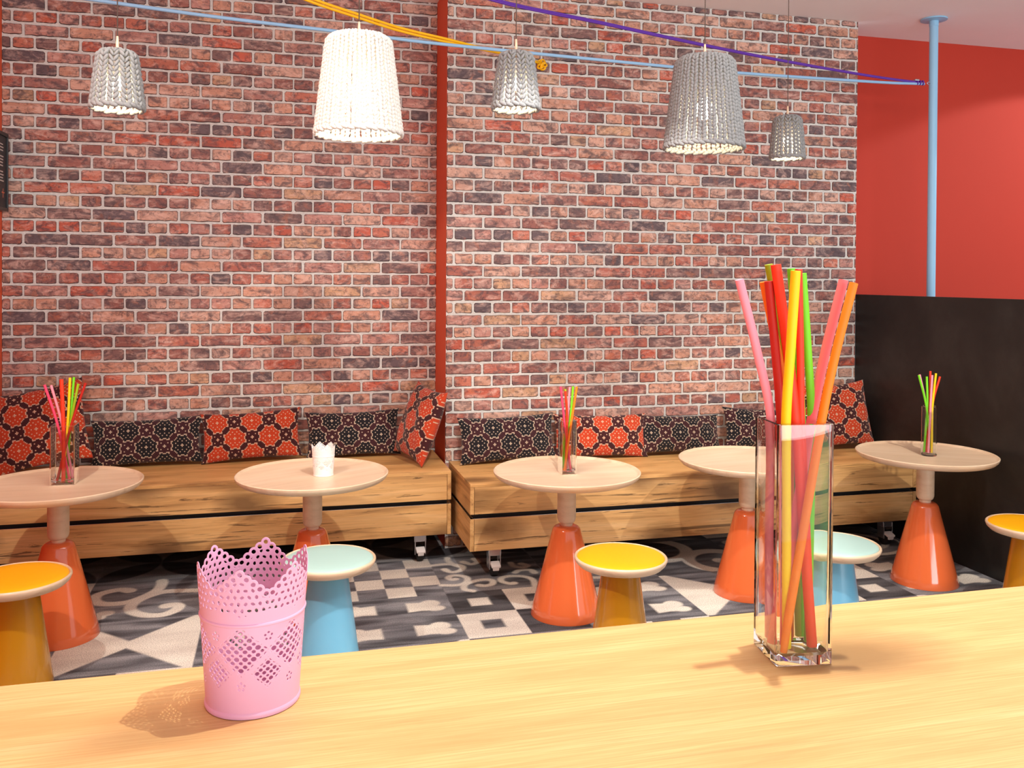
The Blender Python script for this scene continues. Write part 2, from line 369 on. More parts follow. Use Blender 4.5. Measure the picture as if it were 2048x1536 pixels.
def carpet():
    g = .0065; X0, X1, Y0, Y1 = XW, XE, 2.2, 5.78
    xs = np.arange(X0, X1+g, g); xs[-1] = XE+.0; ys = np.arange(Y0, Y1, g)
    XX, YY = np.meshgrid(xs, ys); nx, ny = len(xs), len(ys)
    T = .5985; ti = np.floor((XX+1.555)/T).astype(int); tj = np.floor((5.172-YY)/.5965).astype(int)+1
    u = (XX+1.555)/T-ti; v = (5.172-YY)/.5965-(tj-1); v = 1-v     # v up = away from the camera
    cream = np.zeros_like(XX); dark = np.zeros_like(XX)
    aa = lambda d, s=.006: np.clip(.5-d/s*.5, 0, 1)      # signed distance (metres) to coverage
    du, dv = (u-.5)*T, (v-.5)*T
    def strokes(L, w0, ox=0, oy=0):
        best = np.full(XX.shape, 9.)
        for P in L:
            Q = [(p.x+ox, p.y+oy) for p in spline([(a, b, 0) for a, b in P], 5)]
            xa = min(q[0] for q in Q)-.06; xb = max(q[0] for q in Q)+.06; ya = min(q[1] for q in Q)-.06; yb = max(q[1] for q in Q)+.06
            i0, i1 = np.searchsorted(xs, [xa, xb]); j0, j1 = np.searchsorted(ys, [ya, yb])
            sx, sy = XX[j0:j1, i0:i1], YY[j0:j1, i0:i1]; loc = best[j0:j1, i0:i1]
            for k, (x, y) in enumerate(Q):
                ww = w0*(1.15 if k < 3 else 1.0)
                np.minimum(loc, np.hypot(sx-x, sy-y)-ww, out=loc)
        return aa(best)
    cell = lambda n: ((u*n).astype(int), (v*n).astype(int))
    def p_check():
        a, b = cell(4); return ((a+b) % 2 == 0).astype(float), np.zeros_like(u)
    def p_sq():
        a, b = cell(2); lt = ((a+b) % 2 == 0); lu, lv = (u*2-a-.5)*T/2, (v*2-b-.5)*T/2
        ins = aa(np.maximum(abs(lu), abs(lv))-.053); c = np.where(lt, 1-ins, ins); return c, np.where(lt, .4, .8)
    def p_tri():
        return aa((abs(dv)-abs(du)-.04)*.7), np.full_like(u, .15)
    def p_clover():
        a, b = cell(2); lu, lv = (u*2-a-.5)*T/2, (v*2-b-.5)*T/2
        lu = lu*np.where(a == 1, 1, -1)
        d = np.minimum(np.hypot((lu-.048)*.9, lv-.034)-.046, np.hypot((lu-.066)*.75, lv+.036)-.036)
        d = np.minimum(d, np.maximum(abs(lu+.008)-.064, abs(lv)-.056-.12*abs(lu+.008)))
        return aa(d), np.full_like(u, .25)
    def p_petal():
        a = (abs(du*1.0) % .3); b = abs(dv) % .3
        d = np.minimum(np.hypot(a-.15, b-.0)-0, 9); r = .212
        c1 = np.hypot(a, b-.3)-.3; c2 = np.hypot(a-.3, b)-.3
        pet = np.maximum(c1, c2); return .16*(1-aa(pet)), aa(pet)*1.0+.45*(1-aa(pet))
    def p_ring():
        r = np.hypot(XX-2.50, YY-4.75); c = np.maximum(aa(abs(r-.18)-.04), aa(r-.04)); r2 = np.hypot(XX-2.2, YY-5.02)
        c = np.maximum(c, aa(abs(r2-.2)-.04)); return c, np.full_like(u, .6)
    def p_swirl():
        r = np.hypot(du, dv); th = np.arctan2(dv, du); s = (r-.028*th/math.pi*2) % .11
        return aa(abs(s-.055)-.02)*(r < .27), np.full_like(u, .3)
    def p_none(): return np.zeros_like(u), np.full_like(u, .2)
    kinds = dict(c=p_check(), s=p_sq(), t=p_tri(), l=p_clover(), p=p_petal(), r=p_ring(), w=p_swirl(), n=p_none())
    rows = {0: 'pppppppsp', 1: 'snpcnwrlw', 2: 'wtwlsltsl', 3: 'csltwcslt', 4: 'tlcswtlcs', 5: 'swtlcsstl'}
    for j, s in rows.items():
        for i, k in enumerate(s):
            mk = (ti == i) & (tj == j); c, d = kinds[k]; cream[mk] = c[mk]; dark[mk] = d[mk]
    cream = np.maximum(cream, strokes(SCR, .030)); cream = np.maximum(cream, strokes(SCR2, .0185))
    z = np.zeros_like(XX)
    V = np.stack([XX.ravel(), YY.ravel(), z.ravel()], 1)
    idx = np.arange(nx*ny).reshape(ny, nx)
    q = np.stack([idx[:-1, :-1].ravel(), idx[:-1, 1:].ravel(), idx[1:, 1:].ravel(), idx[1:, :-1].ravel()], 1)
    tr = np.sin(ti*12.9898+tj*78.233)*43758.5453; tr = tr-np.floor(tr)
    cc = np.stack([cream.ravel(), dark.ravel(), tr.ravel(), np.ones(nx*ny)], 1)
    ex = np.array([[XW-.1, -2.2, 0], [8, -2.2, 0], [8, Y0, 0], [XW-.1, Y0, 0], [XE, Y0, 0], [8, 6, 0], [XE, 6, 0], [XW, Y1-g, 0], [XE, Y1-g, 0], [XW, 6, 0]], float)
    k = nx*ny; V = np.vstack([V, ex]); q = np.vstack([q, [[k, k+1, k+2, k+3], [k+4, k+2, k+5, k+6], [k+7, k+8, k+6, k+9]]])
    cc = np.vstack([cc, np.tile([0, .3, 0, 1], (10, 1))])
    me = bpy.data.meshes.new('floor'); me.vertices.add(len(V)); me.vertices.foreach_set('co', V.ravel())
    me.loops.add(q.size); me.loops.foreach_set('vertex_index', q.ravel().astype(np.int32))
    me.polygons.add(len(q)); me.polygons.foreach_set('loop_start', (np.arange(len(q))*4).astype(np.int32))
    me.update(calc_edges=True); me.validate()
    at = me.color_attributes.new('pattern', 'FLOAT_COLOR', 'POINT'); at.data.foreach_set('color', cc.astype(np.float32).ravel())
    me.materials.append(M['carpet']); tag(link(bpy.data.objects.new('floor', me)), kind='structure')
carpet()

# ---------------------------------------------------------------- benches
def caster_parts(par, x, y, zt):
    c = obj('caster', B(x-.046, x+.046, y-.035, y+.035, zt-.006, zt, bev=.001), M['chrome'], par)
    bm = B(x-.036, x+.036, y-.026, y+.03, zt-.055, zt-.006, bev=.004)
    for s in (-1, 1): box(bm, x+s*.030-.003, x+s*.030+.003, y-.03, y+.035, .045, zt-.03, bev=.0015)
    obj('fork', bm, M['chrome'], c)
    w_ = lathe([(0, -.020), (.03, -.020), (.0445, -.016), (.0455, 0), (.0445, .016), (.03, .020), (0, .020)], 40)
    bmesh.ops.transform(w_, matrix=Matrix.Translation((x, y+.004, .0455)) @ Matrix.Rotation(math.pi/2, 4, 'Y'), verts=w_.verts)
    obj('wheel', w_, M['rubber'], c, True, 40)
    p = B(x-.026, x+.026, y-.062, y-.012, .078, .092, bev=.004)
    box(p, x-.017, x+.017, y-.064, y-.052, .062, .09, bev=.003)
    bmesh.ops.transform(p, matrix=Matrix.Translation((x, y, .08)) @ Matrix.Rotation(math.radians(18), 4, 'X') @ Matrix.Translation((-x, -y, -.08)), verts=p.verts)
    obj('brake_pedal', p, M['white_metal'], c)
def bench(x0, x1, y0, y1, label, cxs):
    t = thing('bench', label, 'bench', ((x0+x1)/2, (y0+y1)/2, 0), 0, None); ox, oy = (x0+x1)/2, (y0+y1)/2
    x0, x1, y0, y1 = x0-ox, x1-ox, y0-oy, y1-oy
    obj('seat_board', B(x0, x1, y0, y1, .517, .535, bev=.0015), M['bench_top'], t)
    for nm, za, zb in (('upper_box', .370, .5165), ('lower_box', .17, .345)):
        obj(nm+'_front', B(x0+.024, x1-.024, y0+.001, y0+.023, za, zb, bev=.0012), M['bench'], t).name = 'front_board'
        for a in (x0, x1-.022): obj('end_board', B(a, a+.022, y0, y1, za, zb, bev=.0012), M['bench_side'], t)
    obj('recess', B(x0+.02, x1-.02, y0+.03, y1-.01, .18, .51), M['gap'], t)
    bm = B(x0+.004, x1-.004, y0+.004, y0+.02, .3451, .3472); box(bm, x0+.004, x0+.016, y0+.004, y1-.01, .3451, .3472)
    obj('metal_strip', bm, M['chrome'], t)
    obj('bottom_board', B(x0+.02, x1-.02, y0+.02, y1-.005, .172, .18), M['bench'], t)
    for cx in cxs:
        for yy in (y0+.09, y1-.1): caster_parts(t, cx-ox, yy, .172)
    return t
bench(XW+.004, .958, 5.063, 5.715, 'shorter oak board bench on casters at left of the orange pilaster edge', (-1.3, .79))
bench(.995, 3.815, 4.706, 5.342, 'longer oak board bench on casters running right to the black partition', (1.15, 3.665))

# ---------------------------------------------------------------- cushions
def cushion(name, W, H, T, per, scheme, label, loc, rz=0, tilt=12, roll=0, ph=(0, 0), group=None, sag=.0):
    if scheme == 'o': ci, cd, cc = lin((196, 62, 22)), lin((62, 10, 16)), lin((212, 174, 146))
    else: ci, cd, cc = lin((16, 12, 20)), lin((60, 20, 28)), lin((196, 174, 150))
    s = .2/per                                # stitch size
    nu, nv = int(round(W/s)), int(round(H/s))
    V = []; F = []; C = []
    def pt(i, k, side):
        u, v = 2*i/nu-1, 2*k/nv-1
        pinch = .055
        x = u*W/2*(1-pinch*(1-v*v)*abs(u)**3+.02*(abs(u*v))**4); z = v*H/2*(1-pinch*1.5*(1-u*u)*abs(v)**3+.03*(abs(u*v))**4)
        e = max(0, (1-u**4))*max(0, (1-v**4)); th = T/2*(e**.55)*(1-.18*(u*u+v*v))
        wr = .0035*math.sin(9*u+5*v+len(label))*e
        return (x, side*th+(wr if side < 0 else 0), z-sag*(1-abs(u))*max(0, v)*H)
    def color(a, b):
        a += ph[0]; b += ph[1]; hp = per/2; best = None
        for (ox, oy, med) in ((0, 0, 1), (hp, hp, 1), (hp, 0, 0), (0, hp, 0)):
            X = abs(int(math.floor((a-ox+hp) % per-hp+.5))); Y = abs(int(math.floor((b-oy+hp) % per-hp+.5)))
            if med:
                d = max(X, Y, (X+Y)*.72)-(.9 if min(X, Y) in (2, 3, 4) and max(X, Y) > 6 else 0)
                if best is None or d < best: best = d; bX, bY = X, Y
            if X+Y <= 1: return cc
            if (X, Y) in (((4, 4), (6, 2), (2, 6), (4, 0), (0, 4)) if med else ((3, 3), (6, 2), (2, 6))): return cc
        R = 8.2
        if R < best <= R+1.1 or (R+1.1 < best <= R+1.8 and (bX+bY) % 4 == 0): return cc
        return ci if best <= R else cd
    g = {}
    for side in (-1, 1):
        for k in range(nv+1):
            for i in range(nu+1):
                if side == 1 and (i in (0, nu) or k in (0, nv)): g[side, i, k] = g[-1, i, k]; continue
                g[side, i, k] = len(V); V.append(pt(i, k, side))
    for side in (-1, 1):
        for k in range(nv):
            for i in range(nu):
                q = [g[side, i, k], g[side, i+1, k], g[side, i+1, k+1], g[side, i, k+1]]
                if side == 1: q.reverse()
                F.append(tuple(q)); C.append(color(i-nu/2+.01, k-nv/2+.01))
    me = bpy.data.meshes.new(name); me.from_pydata(V, [], F)
    at = me.color_attributes.new('stitch', 'FLOAT_COLOR', 'CORNER')
    ca = np.ones((len(F), 4, 4), np.float32); ca[:, :, :3] = np.array(C)[:, None, :]; at.data.foreach_set('color', ca.ravel())
    for p in me.polygons: p.use_smooth = True
    me.materials.append(M['cushion'])
    o = link(bpy.data.objects.new(name, me))
    R_ = Matrix.Rotation(rz, 4, 'Z') @ Matrix.Rotation(math.radians(-tilt), 4, 'X') @ Matrix.Rotation(math.radians(roll), 4, 'Y')
    cs = [R_ @ Vector(v) for v in V]; zmin = min(c.z for c in cs)
    o.matrix_world = Matrix.Translation((loc[0], loc[1], loc[2]-zmin+.001)) @ R_
    return tag(o, label, 'cushion', group)
ZB = .535
GL = 'cushions on the two benches'
YB = 5.60; YB2 = 5.235
cushion('cushion', .50, .46, .13, 32, 'o', 'big red and orange patterned cushion leaning in the left bench corner', (-1.30, 5.46, ZB), math.radians(-3), 20, -12, (0, 4), GL)
cushion('cushion', .61, .27, .11, 32, 'b', 'black patterned lumbar cushion between the big corner cushion and the orange one', (-.755, YB, ZB), math.radians(-1), 14, -1.5, (0, 6), GL)
cushion('cushion', .575, .29, .11, 32, 'o', 'orange patterned lumbar cushion on the left bench', (-.165, YB, ZB), math.radians(1), 14, -2.5, (16, 3), GL)
cushion('cushion', .57, .28, .11, 32, 'b', 'black patterned lumbar cushion behind the small white pot', (.44, YB, ZB), 0, 14, -1, (5, 3), GL)
cushion('cushion', .39, .45, .14, 32, 'o', 'orange patterned cushion standing on edge against the orange pilaster', (.822, 5.37, ZB), math.radians(-71), 19, 5, (0, 0), GL)
cushion('cushion', .60, .275, .11, 32, 'b', 'black patterned lumbar cushion at the left end of the right bench', (1.335, YB2, ZB), math.radians(2), 14, -1, (0, 6), GL)
cushion('cushion', .60, .265, .11, 32, 'o', 'red patterned lumbar cushion behind the middle vase of straws', (1.93, YB2-.01, ZB), math.radians(-2), 12, 1, (16, 3), GL)
cushion('cushion', .58, .24, .11, 32, 'b', 'black patterned lumbar cushion just right of the red one', (2.465, YB2, ZB), math.radians(3), 16, 2, (3, 0), GL)
cushion('cushion', .56, .26, .11, 32, 'b', 'black patterned lumbar cushion half hidden behind the big glass vase', (3.075, YB2, ZB), math.radians(-4), 18, 3, (9, 5), GL)
cushion('cushion', .46, .42, .14, 32, 'o', 'square red patterned cushion in the corner by the black partition', (3.56, 5.16, ZB), math.radians(-6), 14, -4, (6, 0), GL)

# ---------------------------------------------------------------- tables
ZT = .707
def table():
    t = thing('side_table', 'x', 'table')
    R = .362
    pr_ = [(0, ZT-.012), (R-.022, ZT-.012), (R-.014, ZT-.009), (R-.008, ZT-.001), (R-.004, ZT), (R, ZT-.003)]
    pr_ += [(R-.001, ZT-.010), (R-.006, ZT-.020), (R-.018, ZT-.031), (R-.034, ZT-.037), (R-.06, ZT-.039), (0, ZT-.039)]
    obj('table_top', lathe(pr_, 144), M['maple'], t, True, 50)
    r = .046; zj = .435
    obj('stem', lathe([(0, ZT-.038), (r, ZT-.038), (r, zj+.045)]+[(r-.016+.016*math.cos(a), zj+.045-.032*math.sin(a)) for a in [i*math.pi/16 for i in range(1, 9)]]+[(r-.016, zj-.0), (0, zj-.0)], 64), M['maple'], t, True, 50)
    top = .072; rb = .177; zc = zj+.001
    P = [(0, zc), (top-.03, zc)]+[(top-.03+.03*math.sin(a)*1.0, zc-.034*(1-math.cos(a))) for a in [i*math.pi/20 for i in range(1, 9)]]
    rr, zz = P[-1]
    for i in range(1, 9): P.append((rr+(rb-.001-rr)*i/8, zz+(0.004-zz)*i/8))
    P += [(rb-.002, .0005), (0, .0005)]
    obj('base_cone', lathe(P, 128), M['orange_lacquer'], t, True, 60)
    return t
T0 = table(); GT = 'round tables in front of the benches'
TL = [((-.978, 4.45), 'round pale wood table on an orange cone, leftmost one, with a glass of straws'),
      ((.153, 4.398), 'round pale wood table on an orange cone carrying the small white pot'),
      ((1.369, 4.178), 'round pale wood table with orange cone base and straws, beside the middle yellow stool'),
      ((2.392, 4.235), 'round pale wood table with orange cone base and bare top behind the big vase'),
      ((3.435, 4.165), 'round pale wood table with orange cone base beside the black partition')]
for i, ((x, y), lb) in enumerate(TL):
    if i == 0: T0.location = (x, y, 0); T0['label'] = lb; T0['group'] = GT
    else: dup(T0, (x, y, 0), [0, .5, 0, .2, -.5][i], lb, GT)

# stools
def stool(cone, vinyl, label, x, y):
    t = thing('stool', label, 'stool', (x, y, 0), 0, 'cone stools with round padded seats'); R = .2; z = .46
    P = [(0, z-.012), (R-.012, z-.012), (R-.010, z-.004), (R-.006, z-.002), (R-.001, z-.006), (R, z-.012), (R-.006, z-.026), (R-.02, z-.040), (R-.045, z-.048), (.08, z-.052), (0, z-.052)]
    obj('seat_shell', lathe(P, 128), M['maple'], t, True, 50)
    P = [(0, z+.006), (R*.5, z+.005), (R-.04, z+.002), (R-.02, z-.002), (R-.0125, z-.007), (R-.0115, z-.0118), (0, z-.0118)]
    obj('seat_pad', lathe(P, 128), M[vinyl], t, True, 60)
    P = [(0, z-.0525), (.079, z-.0525)]+[(.079+(.136-.079)*i/8, (z-.0525)*(1-i/8)+.004*(i/8)) for i in range(1, 9)]+[(.134, .0005), (0, .0005)]
    obj('base_cone', lathe(P, 128), M[cone], t, True, 50)
    return t
stool('mustard_lacquer', 'yellow_vinyl', 'yellow padded stool at the left edge beside the leftmost table', -1.007, 3.894)
stool('blue_lacquer', 'mint_vinyl', 'mint padded stool on light blue cone behind the pink lace pot', .201, 3.85)
stool('mustard_lacquer', 'yellow_vinyl', 'yellow padded stool in the middle between the two glass vases', 1.423, 3.591)
stool('blue_lacquer', 'mint_vinyl', 'mint padded stool on light blue cone behind the big glass vase', 2.435, 3.535)
stool('mustard_lacquer', 'yellow_vinyl', 'yellow padded stool cut off by the right edge near the black partition', 3.575, 3.592)

# ---------------------------------------------------------------- counter
t = thing('bar_counter', 'long pale oak bar counter across the foreground', 'counter', (.7, .95, 0))
obj('worktop', B(-2.1, 1.9, -.45, .372, 1.06, 1.10, bev=.0015), M['counter'], t)
obj('front_panel', B(-2.05, 1.85, .25, .29, 0.06, 1.0595), M['counter'], t)
obj('plinth', B(-2.05, 1.85, -.3, .24, 0.0, .0595), M['gap'], t)
obj('side_panel', B(-2.05, -2.01, -.35, .249, 0.06, 1.0595), M['counter'], t)
obj('side_panel', B(1.81, 1.85, -.35, .249, 0.06, 1.0595), M['counter'], t)

# ---------------------------------------------------------------- big vase
def rrect(h, r, n=5):
    out = []
    for cx, cy, a0 in ((h-r, h-r, 0), (-h+r, h-r, 90), (-h+r, -h+r, 180), (h-r, -h+r, 270)):
        for i in range(n+1):
            a = math.radians(a0+90*i/n); out.append((cx+r*math.cos(a), cy+r*math.sin(a)))
    return out
def sqvase(h, H, wall, base, rc):
    bm = bmesh.new(); rings = []
    spec = [(h-.002, rc, 0), (h, rc, .002), (h, rc, H-.0012), (h-.0012, rc, H), (h-wall+.0012, max(rc-wall*.5, .0015), H), (h-wall, max(rc-wall*.5, .0015), H-.0012), (h-wall, max(rc-wall*.5, .0015)+.003, base+.006), (h-wall-.006, .006, base)]
    for hh, r, z in spec: rings.append([bm.verts.new((x, y, z)) for x, y in rrect(hh, r)])
    for a, b in zip(rings, rings[1:]):
        for i in range(len(a)):
            j = (i+1) % len(a); bm.faces.new((a[i], a[j], b[j], b[i]))
    bm.faces.new(rings[0]); bm.faces.new(rings[-1]); return bm
VC = Vector((.729, 1.160, 1.1005)); VA = math.radians(-7.5)
v = obj('glass_vase', sqvase(.0425, .345, .0048, .012, .005), M['glass'], None, True, 35)
v.location = VC; v.rotation_euler = (0, 0, VA)
tag(v, 'tall square clear glass vase standing on the bar counter', 'vase')
def straw(pts, r, mat, label, group, name='straw'):
    o = obj(name, tube(spline(pts, 8), r, 16), M['s_'+mat], None, True, 50); return tag(o, label, 'straw', group)
def inside(p, lim):
    q = Vector(p)-VC; c, s = math.cos(-VA), math.sin(-VA); x, y = q.x*c-q.y*s, q.x*s+q.y*c
    x = max(-lim, min(lim, x)); y = max(-lim, min(lim, y)); c, s = math.cos(VA), math.sin(VA)
    return Vector((VC.x+x*c-y*s, VC.y+x*s+y*c, p[2]))
ST = [('pink', .0064, [0.644, 1.17, 1.65], [0.689, 1.17, 1.437], .712, (1.174, 1.174, 1.189), 'pale pink straw leaning left out of the big vase'),
('darkred', .0064, [0.674, 1.14, 1.648], [0.702, 1.15, 1.44], .733, (1.165, 1.160, 1.176), 'dark red straw at left in the big vase'),
('orange', .0062, [0.695, 1.19, 1.647], [0.727, 1.17, 1.436], .741, 1.188, 'orange straw behind the dark red one in the big vase'),
('red', .0075, [0.697, 1.16, 1.672], [0.726, 1.15, 1.439], .757, (1.155, 1.149, 1.1455), 'bright red straw, tallest one in the big vase'),
('olive', .0060, [0.709, 1.2, 1.673], [0.743, 1.185, 1.433], .756, 1.189, 'olive green straw behind the tall red one'),
('green', .0062, [0.741, 1.19, 1.667], [0.757, 1.185, 1.432], .771, 1.189, 'bright green straw behind the yellow one, left edge showing'),
('green', .0060, [0.744, 1.165, 1.66], [0.765, 1.17, 1.435], .770, 1.160, 'bright green straw just right of the yellow one'),
('yellow', .0070, [0.711, 1.13, 1.663], [0.705, 1.14, 1.441], .713, (1.120, 1.131, 1.150), 'yellow straw in the middle of the big vase'),
('red', .0054, [0.747, 1.18, 1.666], [0.748, 1.17, 1.435], .777, 1.1475, 'red straw mostly hidden behind the yellow one'),
('pink', .0072, [0.796, 1.14, 1.65], [0.743, 1.14, 1.436], .700, (1.160, 1.160, 1.168), 'coral pink straw leaning right out of the big vase'),
('orange', .0064, [0.806, 1.13, 1.646], [0.753, 1.13, 1.436], .694, 1.1315, 'orange straw, rightmost in the big vase')]
def at_y(p, y):            # slide a point along its line of sight from eye height to depth y
    q = Vector(p); e = Vector((0, 0, 1.65)); return e+(q-e)*(y/q.y)
M['s_coral'] = plain('coral_straw', (255, 118, 124), .6, noise=.04)
for mt, r, a, b, cx, y, lb in ST:
    if 'coral' in lb: mt = 'coral'
    y = y if isinstance(y, tuple) else (y, y, y)
    lim = .0425-.0048-r-.0008; a = at_y(a, y[0]); b = inside(at_y(b, y[1]), lim)
    c = inside((cx, y[2], 1.1165), lim-.004)
    straw([a, (a+b)/2+Vector(((b-a).x*.06, 0, 0)), b, (b*.5+c*.5), c], r, mt, lb, 'straws in the big square vase')

# small vases with straws
def small_straws(cx, cy, z0, half, H, spec, where, round_=False):
    if round_:
        P = [(0, 0), (half-.002, 0), (half, .002), (half, H-.001), (half-.001, H), (half-.0025, H), (half-.0035, H-.001), (half-.0035, .012), (half-.007, .008), (0, .008)]
        o = obj('glass_vase', lathe(P, 64), M['glass'], None, True, 40)
    else: o = obj('glass_vase', sqvase(half, H, .0026, .01, .004), M['glass'], None, True, 35)
    o.location = (cx, cy, z0+.0005)
    tag(o, ('round' if round_ else 'square')+' clear glass vase on '+where, 'vase')
    for (col, bx, by, rx, tx, ty, ht, side) in spec:
        a = (cx+bx, cy+by, z0+.0165); rr = (cx+rx, cy+(by+ty)/2*.6, z0+H); b = (cx+tx, cy+ty, z0+ht)
        straw([a, rr, b], .0085 if 'thick' in side else .0058, col, side, 'straws on '+where)
zs = ZT-.012
small_straws(-.958, 4.48, zs, .052, .27, [
 ('hotpink', .02, .0, -.03, -.085, 0, .455, 'hot pink straw leaning furthest left on leftmost table'),
 ('pink', .03, .02, -.014, -.062, .02, .45, 'pink straw second from left on leftmost table'),
 ('red', .0, -.025, -.003, -.01, -.02, .48, 'thick red straw in the centre of the leftmost bunch'),
 ('yellow', -.01, .0, .012, .022, .0, .485, 'yellow straw at the tallest point of the leftmost bunch'),
 ('green', .0, .03, .02, .034, .02, .485, 'bright green straw behind the yellow one, leftmost bunch'),
 ('olive', -.03, .01, .022, .055, .01, .455, 'olive straw right of the yellow one, leftmost bunch'),
 ('darkred', -.028, -.02, .03, .09, -.01, .46, 'dark red straw leaning furthest right on leftmost table')], 'the leftmost round table')
small_straws(1.365, 4.162, zs, .037, .262, [
 ('hotpink', .018, .0, -.016, -.036, 0, .425, 'hot pink straw leaning left, middle table bunch'),
 ('red', -.012, -.012, -.004, -.018, -.02, .405, 'orange red straw with the lowest tip, middle table bunch'),
 ('olive', -.022, .015, -.001, -.006, .02, .41, 'olive straw near the centre of the middle table bunch'),
 ('pink', .008, .018, .006, .018, .02, .42, 'pink straw standing upright in the middle table bunch'),
 ('green', -.02, .0, .014, .028, .0, .425, 'green straw right of centre in the middle table bunch'),
 ('orange', -.02, -.02, .019, .044, -.01, .425, 'orange straw leaning right, middle table bunch')], 'the table beside the middle yellow stool')
small_straws(3.435, 4.14, zs, .040, .27, [
 ('green', .015, .0, -.02, -.07, 0, .44, 'green straw leaning furthest left on the right table'),
 ('pink', .022, .012, -.015, -.055, .012, .442, 'pink straw leaning left on the right table'),
 ('green', -.018, .016, -.006, -.006, .016, .43, 'green straw upright behind the pale ones on the right table'),
 ('pink', -.012, -.01, .002, .008, -.01, .44, 'pink straw upright in the middle of the right table bunch'),
 ('red', -.006, .012, .008, .014, .012, .46, 'red straw with the tallest tip on the right table'),
 ('yellow', .006, -.014, .014, .03, -.012, .45, 'yellow straw right of centre on the right table'),
 ('red', .012, .0, .02, .066, .0, .43, 'red straw leaning furthest right on the right table')], 'the table by the black partition', True)

# ---------------------------------------------------------------- lace pots
def lace_pot(name, mat, label, loc, rot, sc_=1., fine=1.0, nu=330, nv=150):
    rb, rt, H0 = .058, .0705, .199
    t = thing(name, label, 'pot', loc, rot)
    def rad(z): return rb+(rt-rb)*z/H0
    npk = 6
    def top(a):                # rim height with six stepped peaks
        f = (a/(2*math.pi)*npk) % 1; d = abs(f-.5)*2
        return .156+.029*(1-d)
    def hole(d0, r): return d0-r
    rings = []                 # scallop ring centres along the rim
    for k in range(npk):
        for q in range(-4, 5):
            a = (k+.5+q/9.)*2*math.pi/npk; rings.append((a % (2*math.pi), top((a) % (2*math.pi))-.001))
    def sdf(a, z):             # >0 where metal
        x = a*.066; best = 9.
        d_top = top(a)-z-.004
        solid = d_top
        for ra, rz_ in rings:
            da = (a-ra+math.pi) % (2*math.pi)-math.pi
            if abs(da) > .25: continue
            dd = math.hypot(da*.068, z-rz_)
            solid = max(solid, .0061-dd) if dd < .02 else solid
            best = min(best, dd-.0029)
        h = 9.
        if best < 9: h = best
        # field of small slots above the band
        per = 2*math.pi/npk*.068
        if z > .126 and z < top(a)-.0065:
            cz = (z-.126)/.0084; row = math.floor(cz); cx = x/.0085+(row % 2)*.5; fx = cx-math.floor(cx)-.5; fz = cz-row-.5
            rx = math.sin(row*12.9+math.floor(cx)*7.3)
            ang = rx*1.5; ex, ez = fx*.0085, fz*.0084
            ex, ez = ex*math.cos(ang)+ez*math.sin(ang), -ex*math.sin(ang)+ez*math.cos(ang)
            d = math.hypot(ex/1.5, ez)-.0018
            f = ((a/(2*math.pi)*npk) % 1-.5)*per; low = .130+abs(f)*.22
            if z > low: h = min(h, d)
        # below the band: large and small diamonds of round holes, small blossoms between
        if .03 < z < .115:
            f = (a/(2*math.pi)*npk) % 1; f2 = (f+.5) % 1
            for (ff, cz0, hw, hh, step, r0) in ((f, .0865, .031, .0265, .36, .0025), (f2, .0575, .019, .0165, .5, .0021)):
                fx = (ff-.5)*per; fz = z-cz0
                if abs(fx)/hw+abs(fz)/hh > 1.2: continue
                g1, g2 = (fx/hw+fz/hh)/step, (fx/hw-fz/hh)/step; q1, q2 = math.floor(g1), math.floor(g2); e1, e2 = g1-q1-.5, g2-q2-.5
                rr = r0*(1+.22*math.sin(q1*2.1+q2*3.7)); h = min(h, math.hypot((e1+e2)*step*hw/2*.82, (e1-e2)*step*hh/2)-rr)
            for (ff, cz0) in ((f, .0425), (f2, .104)):
                fx = (ff-.5)*per; fz = z-cz0; rd = math.hypot(fx, fz)
                if rd < .009: h = min(h, min(math.hypot(fx-.0045*math.cos(k_*1.2566+.3), fz-.0045*math.sin(k_*1.2566+.3)) for k_ in range(5))-.0016)
        return min(solid, h)
    zmax = .193; A = [2*math.pi*i/nu for i in range(nu)]; Z = [.002+(zmax-.002)*k/nv for k in range(nv+1)]
    S = [[sdf(a, z) for a in A] for z in Z]
    bm = bmesh.new(); gv = {}; ev = {}
    def P(a, z): r = rad(z); return (r*math.cos(a), r*math.sin(a), z)
    def vg(i, k):
        if (i % nu, k) not in gv: gv[i % nu, k] = bm.verts.new(P(A[i % nu], Z[k]))
        return gv[i % nu, k]
    def ve(i0, k0, i1, k1):
        key = tuple(sorted(((i0 % nu, k0), (i1 % nu, k1))))
        if key not in ev:
            s0, s1 = S[k0][i0 % nu], S[k1][i1 % nu]; q = min(.95, max(.05, s0/(s0-s1)))
            a0, a1 = 2*math.pi*i0/nu, 2*math.pi*i1/nu
            ev[key] = bm.verts.new(P(a0+(a1-a0)*q, Z[k0]+(Z[k1]-Z[k0])*q))
        return ev[key]
    for k in range(nv):
        for i in range(nu):
            cs = [(i, k), (i+1, k), (i+1, k+1), (i, k+1)]; poly = []
            for q in range(4):
                (i0, k0), (i1, k1) = cs[q], cs[(q+1) % 4]; s0, s1 = S[k0][i0 % nu], S[k1][i1 % nu]
                if s0 > 0: poly.append(vg(i0, k0))
                if (s0 > 0) != (s1 > 0): poly.append(ve(i0, k0, i1, k1))
            if len(poly) >= 3:
                try: bm.faces.new(poly)
                except Exception: pass
    o = obj('lace_wall', bm, M[mat], t, True)
    md = o.modifiers.new('thickness', 'SOLIDIFY'); md.thickness = .0009; md.offset = 0
    obj('base_disc', lathe([(0, .004), (rb-.001, .004), (rb+.0006, .008), (rb+.0022, .006), (rb+.0026, .003), (rb+.0016, .0005), (rb-.002, .0005), (rb-.003, .002), (0, .002)], 96), M[mat], t, True, 60)
    zb = .119; r = rad(zb)
